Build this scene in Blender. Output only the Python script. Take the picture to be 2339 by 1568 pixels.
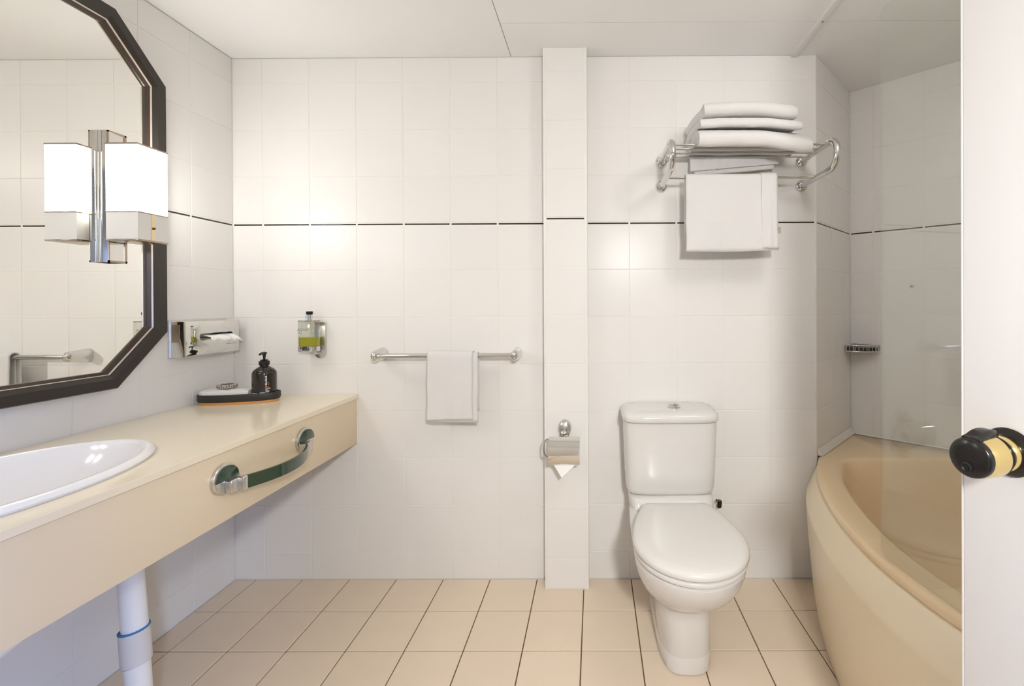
import bpy, bmesh, math, random
from mathutils import Vector, Matrix, noise
from math import sin, cos, pi, radians, sqrt, atan2, hypot

random.seed(7)
for o in list(bpy.data.objects): bpy.data.objects.remove(o)
scn = bpy.context.scene
COL = scn.collection

# ------------------------------------------------------------------ camera
# room frame: X right along the back wall from the left wall, Y into the room (back wall at 0), Z up
cam_d = bpy.data.cameras.new('camera'); cam = bpy.data.objects.new('camera', cam_d); COL.objects.link(cam)
cam_d.sensor_fit = 'HORIZONTAL'; cam_d.sensor_width = 36.0
cam_d.lens = 36.0 * 1039.18 / 2339
cam_d.shift_x = (1169.5 - 1355.73) / 2339
cam_d.shift_y = (696.2 - 784.0) / 2339
cam_d.clip_start = 0.02
right = (0.99998652, 0.00280002, -0.00437360)
down = (-0.00436536, -0.00294316, -0.99998614)
fwd = (-0.00281285, 0.99999175, -0.00293090)
cam.matrix_world = Matrix(((right[0], -down[0], -fwd[0], 1.53987), (right[1], -down[1], -fwd[1], -1.9341),
                           (right[2], -down[2], -fwd[2], 1.17454), (0, 0, 0, 1)))
scn.camera = cam

# ------------------------------------------------------------------ view, world, large lights
scn.view_settings.view_transform = 'Standard'; scn.view_settings.look = 'None'
scn.view_settings.gamma = 1.0; scn.view_settings.use_curve_mapping = False
scn.view_settings.exposure = 0.63
w = bpy.data.worlds.new('world'); scn.world = w; w.use_nodes = True
w.node_tree.nodes['Background'].inputs[0].default_value = (0.9, 0.92, 1.0, 1)
w.node_tree.nodes['Background'].inputs[1].default_value = 0.18
try: w.cycles.sampling_method = 'MANUAL'; w.cycles.sample_map_resolution = 64
except Exception: pass

def area_light(name, loc, aim, size, power, color, shape='DISK', size_y=None):
    d = bpy.data.lights.new(name, 'AREA'); d.shape = shape; d.size = size
    if size_y: d.size_y = size_y
    d.energy = power; d.color = color
    o = bpy.data.objects.new(name, d); COL.objects.link(o); o.location = loc
    o.rotation_euler = (Vector(aim) - Vector(loc)).to_track_quat('-Z', 'Y').to_euler()
    return o
HALL_P, COOL_FILL_P = 10.0, 7.8
hall = area_light('hall_lamp_light', (1.84, -2.50, 1.62), (1.75, -0.1, 0.25), 0.18, HALL_P, (1.0, 0.995, 0.98))
hall.data.spread = radians(125)
cool_fill = area_light('added_cool_fill', (1.50, -2.15, 0.85), (0.4, -1.545, 0.50), 0.30, COOL_FILL_P, (0.36, 0.52, 1.0), 'RECTANGLE', 1.4)  # unseen cool area light, added to tint the near end of the counter
cool_fill.data.spread = radians(62)

# ------------------------------------------------------------------ materials
def srgb(r, g, b):
    f = lambda c: (c / 255 / 12.92) if c / 255 <= 0.04045 else ((c / 255 + 0.055) / 1.055) ** 2.4
    return (f(r), f(g), f(b), 1)
MATS = {}
def mat(name, col, rough=0.5, metal=0.0, bump=None, var=0.0, vscale=6.0, obj_var=0.0, coat=0.0, emit=None, trans=0.0, ior=1.45, spec=0.5, sheen=0.0, rvar=0.0):
    m = bpy.data.materials.new(name); m.use_nodes = True; nt = m.node_tree; N = nt.nodes; L = nt.links
    b = N['Principled BSDF']
    b.inputs['Base Color'].default_value = col; b.inputs['Roughness'].default_value = rough
    b.inputs['Metallic'].default_value = metal; b.inputs['IOR'].default_value = ior
    b.inputs['Specular IOR Level'].default_value = spec
    b.inputs['Coat Weight'].default_value = coat; b.inputs['Coat Roughness'].default_value = 0.06
    b.inputs['Transmission Weight'].default_value = trans
    b.inputs['Sheen Weight'].default_value = sheen
    if emit:
        b.inputs['Emission Color'].default_value = emit[0]; b.inputs['Emission Strength'].default_value = emit[1]
    tc = N.new('ShaderNodeTexCoord')
    if var or obj_var or rvar:
        n = N.new('ShaderNodeTexNoise'); n.inputs['Scale'].default_value = vscale; n.inputs['Detail'].default_value = 3
        L.new(tc.outputs['Object'], n.inputs['Vector'])
        oi = N.new('ShaderNodeObjectInfo')
        a = N.new('ShaderNodeMath'); a.operation = 'MULTIPLY_ADD'; L.new(n.outputs['Fac'], a.inputs[0])
        a.inputs[1].default_value = 2 * var; a.inputs[2].default_value = 1 - var
        c = N.new('ShaderNodeMath'); c.operation = 'MULTIPLY_ADD'; L.new(oi.outputs['Random'], c.inputs[0])
        c.inputs[1].default_value = 2 * obj_var; L.new(a.outputs[0], c.inputs[2])
        s = N.new('ShaderNodeMath'); s.operation = 'SUBTRACT'; L.new(c.outputs[0], s.inputs[0]); s.inputs[1].default_value = obj_var
        v = N.new('ShaderNodeVectorMath'); v.operation = 'SCALE'; v.inputs[0].default_value = col[:3]; L.new(s.outputs[0], v.inputs['Scale'])
        L.new(v.outputs[0], b.inputs['Base Color'])
        if rvar:
            r = N.new('ShaderNodeMath'); r.operation = 'MULTIPLY_ADD'; L.new(n.outputs['Fac'], r.inputs[0])
            r.inputs[1].default_value = 2 * rvar; r.inputs[2].default_value = rough - rvar; L.new(r.outputs[0], b.inputs['Roughness'])
    if bump:
        bn = N.new('ShaderNodeTexNoise'); bn.inputs['Scale'].default_value = bump[0]; bn.inputs['Detail'].default_value = 2
        L.new(tc.outputs['Object'], bn.inputs['Vector'])
        bp = N.new('ShaderNodeBump'); bp.inputs['Strength'].default_value = bump[1]; bp.inputs['Distance'].default_value = bump[2] if len(bump) > 2 else 0.001
        L.new(bn.outputs['Fac'], bp.inputs['Height']); L.new(bp.outputs['Normal'], b.inputs['Normal'])
    MATS[name] = m; return m

mat('wall_tile', (0.81, 0.787, 0.757, 1), 0.26, var=0.008, vscale=9, obj_var=0.008, bump=(9, 0.05, 0.001), spec=0.17)
mat('liner_tile', srgb(34, 28, 24), 0.10, bump=(40, 0.1))
mat('wall_grout', (0.84, 0.81, 0.77, 1), 0.8, bump=(300, 0.2))
mat('corner_trim', (0.84, 0.81, 0.77, 1), 0.3)
mat('floor_tile', (0.80, 0.665, 0.52, 1), 0.36, var=0.03, vscale=12, obj_var=0.02, bump=(60, 0.08))
mat('floor_grout', srgb(112, 88, 66), 0.9, bump=(200, 0.4), var=0.15, vscale=20)
mat('ceiling_paint', (0.91, 0.897, 0.878, 1), 0.55, bump=(90, 0.05), var=0.01)
mat('plain_wall', (0.86, 0.82, 0.76, 1), 0.5, bump=(120, 0.05))
mat('seam', (0.45, 0.41, 0.35, 1), 0.8, var=0.1)
mat('door_paint', (0.76, 0.735, 0.71, 1), 0.38, bump=(40, 0.03), var=0.008)
mat('door_edge', (0.74, 0.70, 0.66, 1), 0.5, var=0.02)
mat('chrome', (0.70, 0.695, 0.68, 1), 0.07, 1.0, bump=(8, 0.03))
mat('chrome_plate', (0.74, 0.73, 0.70, 1), 0.05, 1.0, bump=(6, 0.05))
mat('brushed', (0.66, 0.65, 0.63, 1), 0.27, 1.0, bump=(150, 0.1))
mat('gold_trim', (0.80, 0.66, 0.42, 1), 0.22, 1.0, var=0.05)
mat('bronze_trim', (0.42, 0.34, 0.26, 1), 0.25, 1.0, var=0.05)
mat('champagne', (0.72, 0.65, 0.56, 1), 0.35, 0.6)
mat('brown_slip', srgb(62, 48, 40), 0.25, var=0.08)
mat('brass', (0.86, 0.68, 0.30, 1), 0.16, 1.0, rvar=0.05, vscale=30)
mat('mirror_glass', (0.90, 0.895, 0.86, 1), 0.004, 1.0)
mat('black_frame', srgb(48, 42, 37), 0.33, var=0.08, vscale=20, bump=(60, 0.05))
mat('black_plastic', srgb(26, 23, 21), 0.22, var=0.05)
mat('black_rubber', srgb(20, 19, 18), 0.5)
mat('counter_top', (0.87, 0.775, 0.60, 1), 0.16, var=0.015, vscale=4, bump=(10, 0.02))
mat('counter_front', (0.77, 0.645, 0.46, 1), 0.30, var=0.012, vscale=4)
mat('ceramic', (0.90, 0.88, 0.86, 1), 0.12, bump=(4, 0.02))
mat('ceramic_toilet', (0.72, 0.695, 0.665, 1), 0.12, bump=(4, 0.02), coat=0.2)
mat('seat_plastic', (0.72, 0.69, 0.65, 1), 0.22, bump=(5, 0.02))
mat('pvc', (0.78, 0.78, 0.78, 1), 0.3, var=0.02)
mat('pvc_collar', (0.62, 0.60, 0.60, 1), 0.4, var=0.03)
mat('blue_solvent', srgb(52, 120, 178), 0.4)
mat('purple_primer', srgb(150, 120, 160), 0.5)
mat('tub_acrylic', (0.83, 0.635, 0.395, 1), 0.17, bump=(5, 0.02), var=0.008)
mat('tub_panel', (0.89, 0.755, 0.53, 1), 0.27, bump=(6, 0.02), var=0.01)
mat('terry', (0.78, 0.755, 0.735, 1), 0.95, bump=(900, 0.9, 0.0015), var=0.02, vscale=200, sheen=0.25)
mat('terry_rib', (0.90, 0.88, 0.86, 1), 0.95, bump=(500, 1.0, 0.002), var=0.03, vscale=120, sheen=0.2)  # lighter than terry: light on the trailing edge is put into the colour
mat('tissue', (0.92, 0.91, 0.89, 1), 0.9, bump=(40, 0.3), var=0.02)
mat('wood', srgb(206, 150, 84), 0.45, var=0.12, vscale=25, bump=(80, 0.1))
mat('tray_black', srgb(46, 42, 38), 0.5, bump=(200, 0.15), var=0.06)
mat('bottle_dark', srgb(38, 31, 24), 0.12, coat=0.3, var=0.04)
mat('label_white', srgb(225, 228, 232), 0.5)
mat('label_blue', srgb(190, 206, 222), 0.5, var=0.05, vscale=80)
mat('label_orange', srgb(210, 120, 50), 0.5)
mat('label_ink', srgb(30, 28, 28), 0.5)
mat('soap_wrap', srgb(178, 166, 154), 0.4, var=0.12, vscale=140)
mat('soap_ink', srgb(92, 80, 74), 0.5)
mat('green_glass', srgb(44, 66, 50), 0.06, coat=0.6, var=0.05)
mat('lamp_base', (0.80, 0.78, 0.75, 1), 0.30)
mat('hook_dark', srgb(90, 86, 82), 0.3, 0.8)
mat('sealant', (0.78, 0.74, 0.68, 1), 0.35, var=0.03)
mat('liquid', srgb(200, 196, 40), 0.08, trans=0.55, ior=1.35)
mat('faint_ink', srgb(112, 122, 110), 0.5)
mat('caddy_reflected_dark', (0.08, 0.075, 0.07, 1), 0.25, 1.0)  # dark reflection inside the caddy, put into the metal colour
mat('lamp_shade', (0.95, 0.93, 0.90, 1), 0.6, emit=((1.0, 0.995, 0.98, 1), 12.0))

def thin_glass(name, tint, rough=0.0, ior=1.5):
    m = bpy.data.materials.new(name); m.use_nodes = True; nt = m.node_tree; N = nt.nodes; L = nt.links
    N.remove(N['Principled BSDF'])
    fr = N.new('ShaderNodeFresnel'); ge = N.new('ShaderNodeNewGeometry'); mr = N.new('ShaderNodeMapRange')
    mr.inputs['To Min'].default_value = ior; mr.inputs['To Max'].default_value = 1 / ior      # same reflectance at entry and exit face
    L.new(ge.outputs['Backfacing'], mr.inputs['Value']); L.new(mr.outputs['Result'], fr.inputs['IOR'])
    t = N.new('ShaderNodeBsdfTransparent'); t.inputs[0].default_value = tint
    g = N.new('ShaderNodeBsdfGlossy'); g.inputs['Roughness'].default_value = rough; g.inputs[0].default_value = (0.95, 0.97, 0.95, 1)
    mx = N.new('ShaderNodeMixShader'); L.new(fr.outputs[0], mx.inputs[0]); L.new(t.outputs[0], mx.inputs[1]); L.new(g.outputs[0], mx.inputs[2])
    L.new(mx.outputs[0], N['Material Output'].inputs[0]); MATS[name] = m
thin_glass('screen_glass', (0.955, 0.965, 0.95, 1))
thin_glass('bottle_clear', (0.90, 0.91, 0.87, 1))
mat('glass_edge', srgb(140, 165, 145), 0.1, trans=0.3)

# ------------------------------------------------------------------ helpers
def empty(name, loc, label=None, cat=None, group=None):
    o = bpy.data.objects.new(name, None); COL.objects.link(o); o.location = loc; o.empty_display_size = 0.05
    if label: o['label'] = label; o['category'] = cat
    if group: o['group'] = group
    return o
def tag(o, label, cat, group=None):
    o['label'] = label; o['category'] = cat
    if group: o['group'] = group
    return o
def base(p):
    v = Vector((0, 0, 0))
    while p is not None: v += Vector(p.location); p = p.parent
    return v
class MB:
    """collects geometry in room coordinates"""
    def __init__(s): s.v = []; s.f = []
    def add(s, vs, fs):
        n = len(s.v); s.v += [tuple(v) for v in vs]; s.f += [tuple(i + n for i in f) for f in fs]; return s
    def box(s, lo, hi):
        x0, y0, z0 = lo; x1, y1, z1 = hi
        return s.add([(x0, y0, z0), (x1, y0, z0), (x1, y1, z0), (x0, y1, z0), (x0, y0, z1), (x1, y0, z1), (x1, y1, z1), (x0, y1, z1)],
                     [(3, 2, 1, 0), (4, 5, 6, 7), (0, 1, 5, 4), (1, 2, 6, 5), (2, 3, 7, 6), (3, 0, 4, 7)])
    def loft(s, rings, cap0=True, cap1=True, closed=True):
        n = len(rings[0]); vs = [p for r in rings for p in r]; fs = []
        m = n if closed else n - 1
        for i in range(len(rings) - 1):
            for j in range(m):
                k = (j + 1) % n
                fs.append((i * n + j, i * n + k, (i + 1) * n + k, (i + 1) * n + j))
        if cap0: fs.append(tuple(range(n))[::-1])
        if cap1: fs.append(tuple((len(rings) - 1) * n + j for j in range(n)))
        return s.add(vs, fs)
    def tube(s, pts, r, seg=14, closed=False, caps=True):
        pts = [Vector(p) for p in pts]; n = len(pts); rings = []
        rr = r if isinstance(r, (list, tuple)) else [r] * n
        up = None
        for i, p in enumerate(pts):
            if closed: t = (pts[(i + 1) % n] - pts[i - 1]).normalized()
            else: t = (pts[min(i + 1, n - 1)] - pts[max(i - 1, 0)]).normalized()
            if up is None:
                a = Vector((0, 0, 1)) if abs(t.z) < 0.9 else Vector((1, 0, 0)); up = (a - t * a.dot(t)).normalized()
            else: up = (up - t * up.dot(t)).normalized()
            b = t.cross(up)
            rings.append([p + (up * cos(q) + b * sin(q)) * rr[i] for q in [2 * pi * k / seg for k in range(seg)]])
        if closed: rings.append(rings[0]); return s.loft(rings, False, False)
        return s.loft(rings, caps, caps)
    def lathe(s, prof, o, axis, seg=32, u=None, ru=1.0, rv=1.0):
        """prof: (radius, height) along axis from o"""
        o = Vector(o); ax = Vector(axis).normalized()
        if u is None: u = Vector((0, 0, 1)) if abs(ax.z) < 0.9 else Vector((1, 0, 0))
        u = Vector(u); u = (u - ax * u.dot(ax)).normalized(); v = ax.cross(u)
        rings = [[o + ax * h + (u * cos(q) * ru + v * sin(q) * rv) * max(r, 1e-5) for q in [2 * pi * k / seg for k in range(seg)]] for r, h in prof]
        return s.loft(rings, True, True)
    def build(s, name, m, parent=None, smooth=True, angle=40, bevel=0.0, bseg=2):
        off = base(parent)
        me = bpy.data.meshes.new(name)
        me.from_pydata([tuple(Vector(v) - off) for v in s.v], [], s.f); me.materials.append(MATS[m])
        bm = bmesh.new(); bm.from_mesh(me); bmesh.ops.recalc_face_normals(bm, faces=bm.faces)
        if bevel:
            es = [e for e in bm.edges if len(e.link_faces) == 2 and e.calc_face_angle(0) > radians(35)]
            bmesh.ops.bevel(bm, geom=es, offset=bevel, segments=bseg, affect='EDGES', profile=0.5)
        if smooth:
            for f in bm.faces: f.smooth = True
            for e in bm.edges:
                if len(e.link_faces) == 2 and e.calc_face_angle(0) > radians(angle): e.smooth = False
        bm.to_mesh(me); bm.free()
        o = bpy.data.objects.new(name, me); COL.objects.link(o)
        if parent is not None: o.parent = parent
        return o
def BX(name, lo, hi, m, parent=None, bevel=0.0, bseg=2):
    return MB().box(lo, hi).build(name, m, parent, bevel=bevel, bseg=bseg)
def struct(o): o['kind'] = 'structure'; return o
def catmull(P, n):
    out = []
    for i in range(len(P) - 1):
        p0, p1, p2, p3 = [Vector(P[max(0, min(len(P) - 1, k))]) for k in (i - 1, i, i + 1, i + 2)]
        for j in range(n):
            t = j / n
            out.append(0.5 * (2 * p1 + (p2 - p0) * t + (2 * p0 - 5 * p1 + 4 * p2 - p3) * t * t + (3 * p1 - p0 - 3 * p2 + p3) * t ** 3))
    out.append(Vector(P[-1])); return out
def sstep(a, b, x):
    t = max(0, min(1, (x - a) / (b - a))); return t * t * (3 - 2 * t)

# ------------------------------------------------------------------ room shell
CEIL = 2.2228
XR = 2.4804                     # end of the back wall
CA, CB = 2.8173, 0.344          # corner of the bath alcove
FRONT = -2.0                    # wall with the doorway behind the camera
XW = 3.42
G = 0.0013                      # half joint

tile_cache = {}
def tile_mesh(wd, ht, th, m, bev):
    k = (round(wd, 4), round(ht, 4), th, m)
    if k not in tile_cache:
        a, b, e = wd / 2, ht / 2, bev
        vs = [(-a, -b, 0), (a, -b, 0), (a, b, 0), (-a, b, 0), (-a, -b, th - e), (a, -b, th - e), (a, b, th - e), (-a, b, th - e),
              (-a + e * 1.6, -b + e * 1.6, th), (a - e * 1.6, -b + e * 1.6, th), (a - e * 1.6, b - e * 1.6, th), (-a + e * 1.6, b - e * 1.6, th)]
        fs = [(0, 1, 5, 4), (1, 2, 6, 5), (2, 3, 7, 6), (3, 0, 4, 7), (4, 5, 9, 8), (5, 6, 10, 9), (6, 7, 11, 10), (7, 4, 8, 11), (8, 9, 10, 11)]
        me = bpy.data.meshes.new('tile'); me.from_pydata(vs, [], fs); me.materials.append(MATS[m])
        tile_cache[k] = me
    return tile_cache[k]
def put_tile(name, wall, o, u, v, nrm, u0, u1, v0, v1, m, th=0.006, bev=0.0006, jit=0.0006):
    """tile filling the cell u0..u1 x v0..v1 of a wall with origin o and unit axes u, v, nrm"""
    g_ = 0.0020 if m == 'floor_tile' else G; wd, ht = (u1 - u0) - 2 * g_, (v1 - v0) - 2 * g_
    ob = bpy.data.objects.new(name, tile_mesh(wd, ht, th, m, bev)); COL.objects.link(ob); ob.parent = wall
    c = Vector(o) + Vector(u) * ((u0 + u1) / 2) + Vector(v) * ((v0 + v1) / 2) - Vector(nrm) * (th - 0.0002)
    M = Matrix((Vector(u), Vector(v), Vector(nrm))).transposed().to_4x4()
    J = Matrix.Rotation(random.gauss(0, jit), 4, 'X') @ Matrix.Rotation(random.gauss(0, jit), 4, 'Y')
    ob.matrix_world = Matrix.Translation(c) @ M @ J
    return ob
ROWS = [0.0, 0.118, 0.318, 0.518, 0.718, 0.918, 1.118, 1.318, 1.5075]
LINER = (1.5075, 1.5212)
UPPER = [1.5212, 1.717, 1.917, 2.117, CEIL]
def tile_wall(wall, o, u, nrm, cols, dz=0.0, rows=None):
    Z = (0, 0, 1)
    R = [max(0, min(CEIL, r + dz)) if r not in (0, CEIL) else r for r in ROWS]
    U = [r if r in (CEIL,) else r + dz for r in UPPER]
    for a, b in zip(cols[:-1], cols[1:]):
        for c, d in list(zip(R[:-1], R[1:])) + list(zip(U[:-1], U[1:])):
            put_tile('tile', wall, o, u, Z, nrm, a, b, c, d, 'wall_tile')
        put_tile('liner_tile', wall, o, u, Z, nrm, a, b, LINER[0] + dz, LINER[1] + dz, 'liner_tile', th=0.0085, bev=0.003, jit=0)
T = 0.0012   # grout surface lies this far behind the tile faces
# back wall: flat backing in two stretches as one slab, tile children
wall_back = struct(BX('wall_back', (-0.1, T, -0.05), (XR - 0.004, 0.10, CEIL + 0.03), 'wall_grout'))
wall_back['label'] = 'white tiled back wall with thin black liner row'
tile_wall(wall_back, (0, 0, 0), (1, 0, 0), (0, -1, 0), [0.0, .128, .328, .528, .728, .928, 1.128, 1.328])
tile_wall(wall_back, (0, 0, 0), (1, 0, 0), (0, -1, 0), [1.490, 1.688, 1.888, 2.088, 2.288, XR])
# boxed-out column
CX0, CX1, CY = 1.330, 1.511, -0.0689
wall_column = struct(BX('wall_column', (CX0 + T, CY + T, -0.03), (CX1 - T, 0.05, CEIL + 0.03), 'wall_grout'))
wall_column['label'] = 'narrow white tiled pipe boxing standing proud of the back wall'
tile_wall(wall_column, (0, CY, 0), (1, 0, 0), (0, -1, 0), [CX0 + .0095, CX1 - .0095], dz=0.008)
tile_wall(wall_column, (CX1, 0, 0), (0, 1, 0), (1, 0, 0), [CY + .0095, -0.002], dz=0.008)
tile_wall(wall_column, (CX0, 0, 0), (0, -1, 0), (-1, 0, 0), [0.002, -CY - .0095], dz=0.008)
for xa, sgn in ((CX0, 1), (CX1, -1)):
    rr = 0.011; ring = []
    cx, cy = xa + sgn * rr, CY + rr
    prof = [(cx - sgn * rr * cos(q), cy - rr * sin(q)) for q in [pi / 2 * k / 6 for k in range(7)]] + [(cx, cy)]
    MB().loft([[(x, y, 0.0) for x, y in prof], [(x, y, CEIL) for x, y in prof]]).build('corner_trim', 'corner_trim', wall_column)
# left wall
wall_left = struct(BX('wall_left', (-0.10, FRONT - 0.1, -0.05), (-T, 0.10, CEIL + 0.03), 'wall_grout'))
wall_left['label'] = 'white tiled side wall behind the vanity'
tile_wall(wall_left, (0, 0, 0), (0, -1, 0), (1, 0, 0), [0.0] + [0.2 * k for k in range(1, 10)] + [-FRONT])
# alcove walls at 45 degrees
aL = Vector((CA - XR, CB, 0)); lenL = aL.length; aL.normalize()
nL = Vector((aL.y, -aL.x, 0))
aR = Vector((0.7348, -0.6783, 0)).normalized(); nR = Vector((aR.y, -aR.x, 0)); lenR = 0.50
if nR.y > 0: nR = -nR
def slab(p, q, nrm, th, z0, z1):
    p, q = Vector(p), Vector(q); b = Vector(nrm) * -th
    pts = [p, q, q + b, p + b]
    return MB().loft([[(a.x, a.y, z0) for a in pts], [(a.x, a.y, z1) for a in pts]])
P0 = Vector((XR, 0, 0)); PC = Vector((CA, CB, 0)); PE = PC + aR * lenR
wal = struct(slab(P0 - nL * T - aL * 0.002, PC - nL * T + aL * 0.05, nL, 0.09, -0.03, CEIL + 0.03).build('wall_alcove_left', 'wall_grout'))
wal['label'] = 'tiled angled wall at the narrow end of the corner bath'
tile_wall(wal, P0, aL, nL, [0.003, 0.2, 0.4, lenL])
war = struct(slab(PC - nR * T - aR * 0.05, PE - nR * T, nR, 0.09, -0.03, CEIL + 0.03).build('wall_alcove_right', 'wall_grout'))
war['label'] = 'tiled angled wall behind the glass bath screen'
tile_wall(war, PC, aR, nR, [0.0, 0.1, 0.3, lenR])
struct(MB().loft([[(XR - .0085, 0.004, 0), (XR - .0085, -0.001, 0), (XR - .003, -.0015, 0), (XR + .0015, 0.001, 0), (XR + .005, .005, 0), (XR, .01, 0)],
                  [(XR - .0085, 0.004, CEIL), (XR - .0085, -0.001, CEIL), (XR - .003, -.0015, CEIL), (XR + .0015, 0.001, CEIL), (XR + .005, .005, CEIL), (XR, .01, CEIL)]]).build('trim_1', 'corner_trim'))
# remaining walls, out of the photograph's view
we = struct(BX('wall_end', (PE.x - 0.002, PE.y + T, -0.03), (XW + 0.1, PE.y + 0.1, CEIL + 0.03), 'wall_grout'))
tile_wall(we, (PE.x, PE.y, 0), (1, 0, 0), (0, -1, 0), [0.002, 0.1, XW - PE.x])
wr = struct(BX('wall_right', (XW + T, FRONT - 0.1, -0.03), (XW + 0.1, PE.y + 0.05, CEIL + 0.03), 'wall_grout'))
tile_wall(wr, (XW, PE.y, 0), (0, -1, 0), (-1, 0, 0), [0.2 * k for k in range(11)] + [PE.y - FRONT])
DX0, DX1, DZ = 1.42, 2.345, 2.06
wf = MB().box((-0.1, FRONT - 0.1, -0.03), (DX0, FRONT, CEIL + 0.03)).box((DX1, FRONT - 0.1, -0.03), (XW + 0.1, FRONT, CEIL + 0.03)).box((DX0, FRONT - 0.1, DZ), (DX1, FRONT, CEIL + 0.03))
struct(wf.build('wall_front', 'plain_wall'))
# floor
floor = struct(BX('floor', (-0.1, FRONT - 0.9, -0.06), (XW + 0.1, 0.6, -0.0035), 'floor_grout'))
floor['label'] = 'beige square floor tiles with dark joints'
fx = [-0.003, 0.0895] + [0.0895 + 0.2 * k for k in range(1, 13)]
fy = [0.0] + [-0.2005 - 0.2 * k for k in range(0, 9)] + [FRONT - 0.1]
for a, b in zip(fx[:-1], fx[1:]):
    for c, d in zip(fy[:-1], fy[1:]):
        put_tile('floor_tile', floor, (0, 0, 0), (1, 0, 0), (0, 1, 0), (0, 0, 1), max(a, 0.0), b, d, c, 'floor_tile', th=0.006, bev=0.001, jit=0.0006)
# ceiling: backing slab with flat panels and a cover strip
ceiling = struct(BX('ceiling', (-0.1, FRONT - 0.1, CEIL + 0.004), (XW + 0.1, 0.6, CEIL + 0.06), 'seam'))
ceiling['label'] = 'flat white panelled ceiling'
SX0, SX1 = 2.374, 2.402
for lo, hi in (((0.002, FRONT), (1.188, -0.0015)), ((1.191, FRONT), (SX0, -0.2335)), ((1.191, -0.2315), (SX0, -0.0015)),
               ((SX1, FRONT), (XW, -0.2335)), ((SX1, -0.2315), (XW, 0.5))):
    BX('ceiling_panel', (lo[0], lo[1], CEIL), (hi[0], hi[1], CEIL + 0.004), 'ceiling_paint', ceiling)
BX('cover_strip', (SX0 - 0.001, FRONT, CEIL - 0.009), (SX1 + 0.001, -0.0015, CEIL + 0.003), 'ceiling_paint', ceiling, bevel=0.0015)
MB().lathe([(0.0032, 0), (0.0032, 0.0015)], (2.388, -0.245, CEIL - 0.0102), (0, 0, 1), 10).build('screw', 'hook_dark', ceiling)

# ------------------------------------------------------------------ vanity counter
CTX, CTZ, CBZ, CYN = 0.532, 0.793, 0.583, -1.72
BCX, BCY, BA, BB = 0.262, -1.02, 0.214, 0.335     # basin centre and half axes
van = empty('vanity_counter', (0.26, -0.86, CBZ), 'long cream wall-hung vanity counter with deep front panel along the left wall', 'counter')
def ellipse(a, b, n=72, cx=BCX, cy=BCY): return [(cx + a * cos(2 * pi * k / n), cy + b * sin(2 * pi * k / n)) for k in range(n)]
# worktop with an oval cut-out
n = 72; hole = ellipse(BA - 0.02, BB - 0.02, n); outer = []
for hx, hy in hole:
    dx, dy = hx - BCX, hy - BCY
    t = min(((CTX - BCX) / dx) if dx > 1e-9 else 9e9, ((0.001 - BCX) / dx) if dx < -1e-9 else 9e9, ((-0.001 - BCY) / dy) if dy > 1e-9 else 9e9, ((CYN - BCY) / dy) if dy < -1e-9 else 9e9)
    outer.append((BCX + dx * t, BCY + dy * t))
def nearest_fix(c):
    j = min(range(n), key=lambda k: hypot(outer[k][0] - c[0], outer[k][1] - c[1])); outer[j] = c
for c in ((CTX, -0.001), (0.001, -0.001), (CTX, CYN), (0.001, CYN)): nearest_fix(c)
zt, zb = CTZ, CTZ - 0.018
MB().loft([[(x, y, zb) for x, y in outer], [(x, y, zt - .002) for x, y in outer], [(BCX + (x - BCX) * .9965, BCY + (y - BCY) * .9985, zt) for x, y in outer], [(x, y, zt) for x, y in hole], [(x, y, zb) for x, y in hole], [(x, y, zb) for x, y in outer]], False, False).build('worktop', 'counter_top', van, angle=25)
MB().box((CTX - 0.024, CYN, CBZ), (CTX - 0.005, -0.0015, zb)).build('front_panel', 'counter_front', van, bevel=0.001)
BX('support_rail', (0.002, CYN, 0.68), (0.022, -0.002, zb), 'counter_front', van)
BX('end_cover_strip', (CTX - 0.006, -0.006, CBZ + 0.002), (CTX - 0.001, -0.001, zb - 0.001), 'corner_trim', van)

# wash basin
bas = empty('wash_basin', (BCX, BCY, CTZ), 'white oval drop-in wash basin set in the cream counter', 'basin')
prof = [(0.0, 0.0), (0.003, 0.006), (-0.001, 0.012), (-0.008, 0.016), (-0.016, 0.016), (-0.023, 0.009), (-0.030, -0.006), (-0.045, -0.030), (-0.075, -0.065), (-0.12, -0.095), (-0.17, -0.110), (-0.198, -0.113)]
MB().loft([[(x, y, CTZ + h + 0.0003) for x, y in ellipse(BA + d, BB + d * 1.15, 72)] for d, h in prof], False, True).build('bowl', 'ceramic', bas, angle=60)
MB().loft([[(x, y, CTZ + h) for x, y in ellipse(BA + d, BB + d * 1.15, 48)] for d, h in [(-0.026, -0.012), (-0.036, -0.045), (-0.07, -0.098), (-0.125, -0.128), (-0.18, -0.14)]], False, True).build('bowl_underside', 'ceramic', bas, angle=60)
MB().lathe([(0.024, 0), (0.024, 0.003), (0.016, 0.004), (0.012, 0.001)], (BCX, BCY, CTZ - 0.1125), (0, 0, 1), 24).build('drain', 'chrome', bas)
MB().lathe([(0.018, 0), (0.018, 0.002), (0.006, 0.003)], (BCX + 0.10, BCY + 0.14, CTZ - 0.066), (-0.6, -0.45, 0.65), 18).build('overflow_ring', 'chrome', bas)

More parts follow.
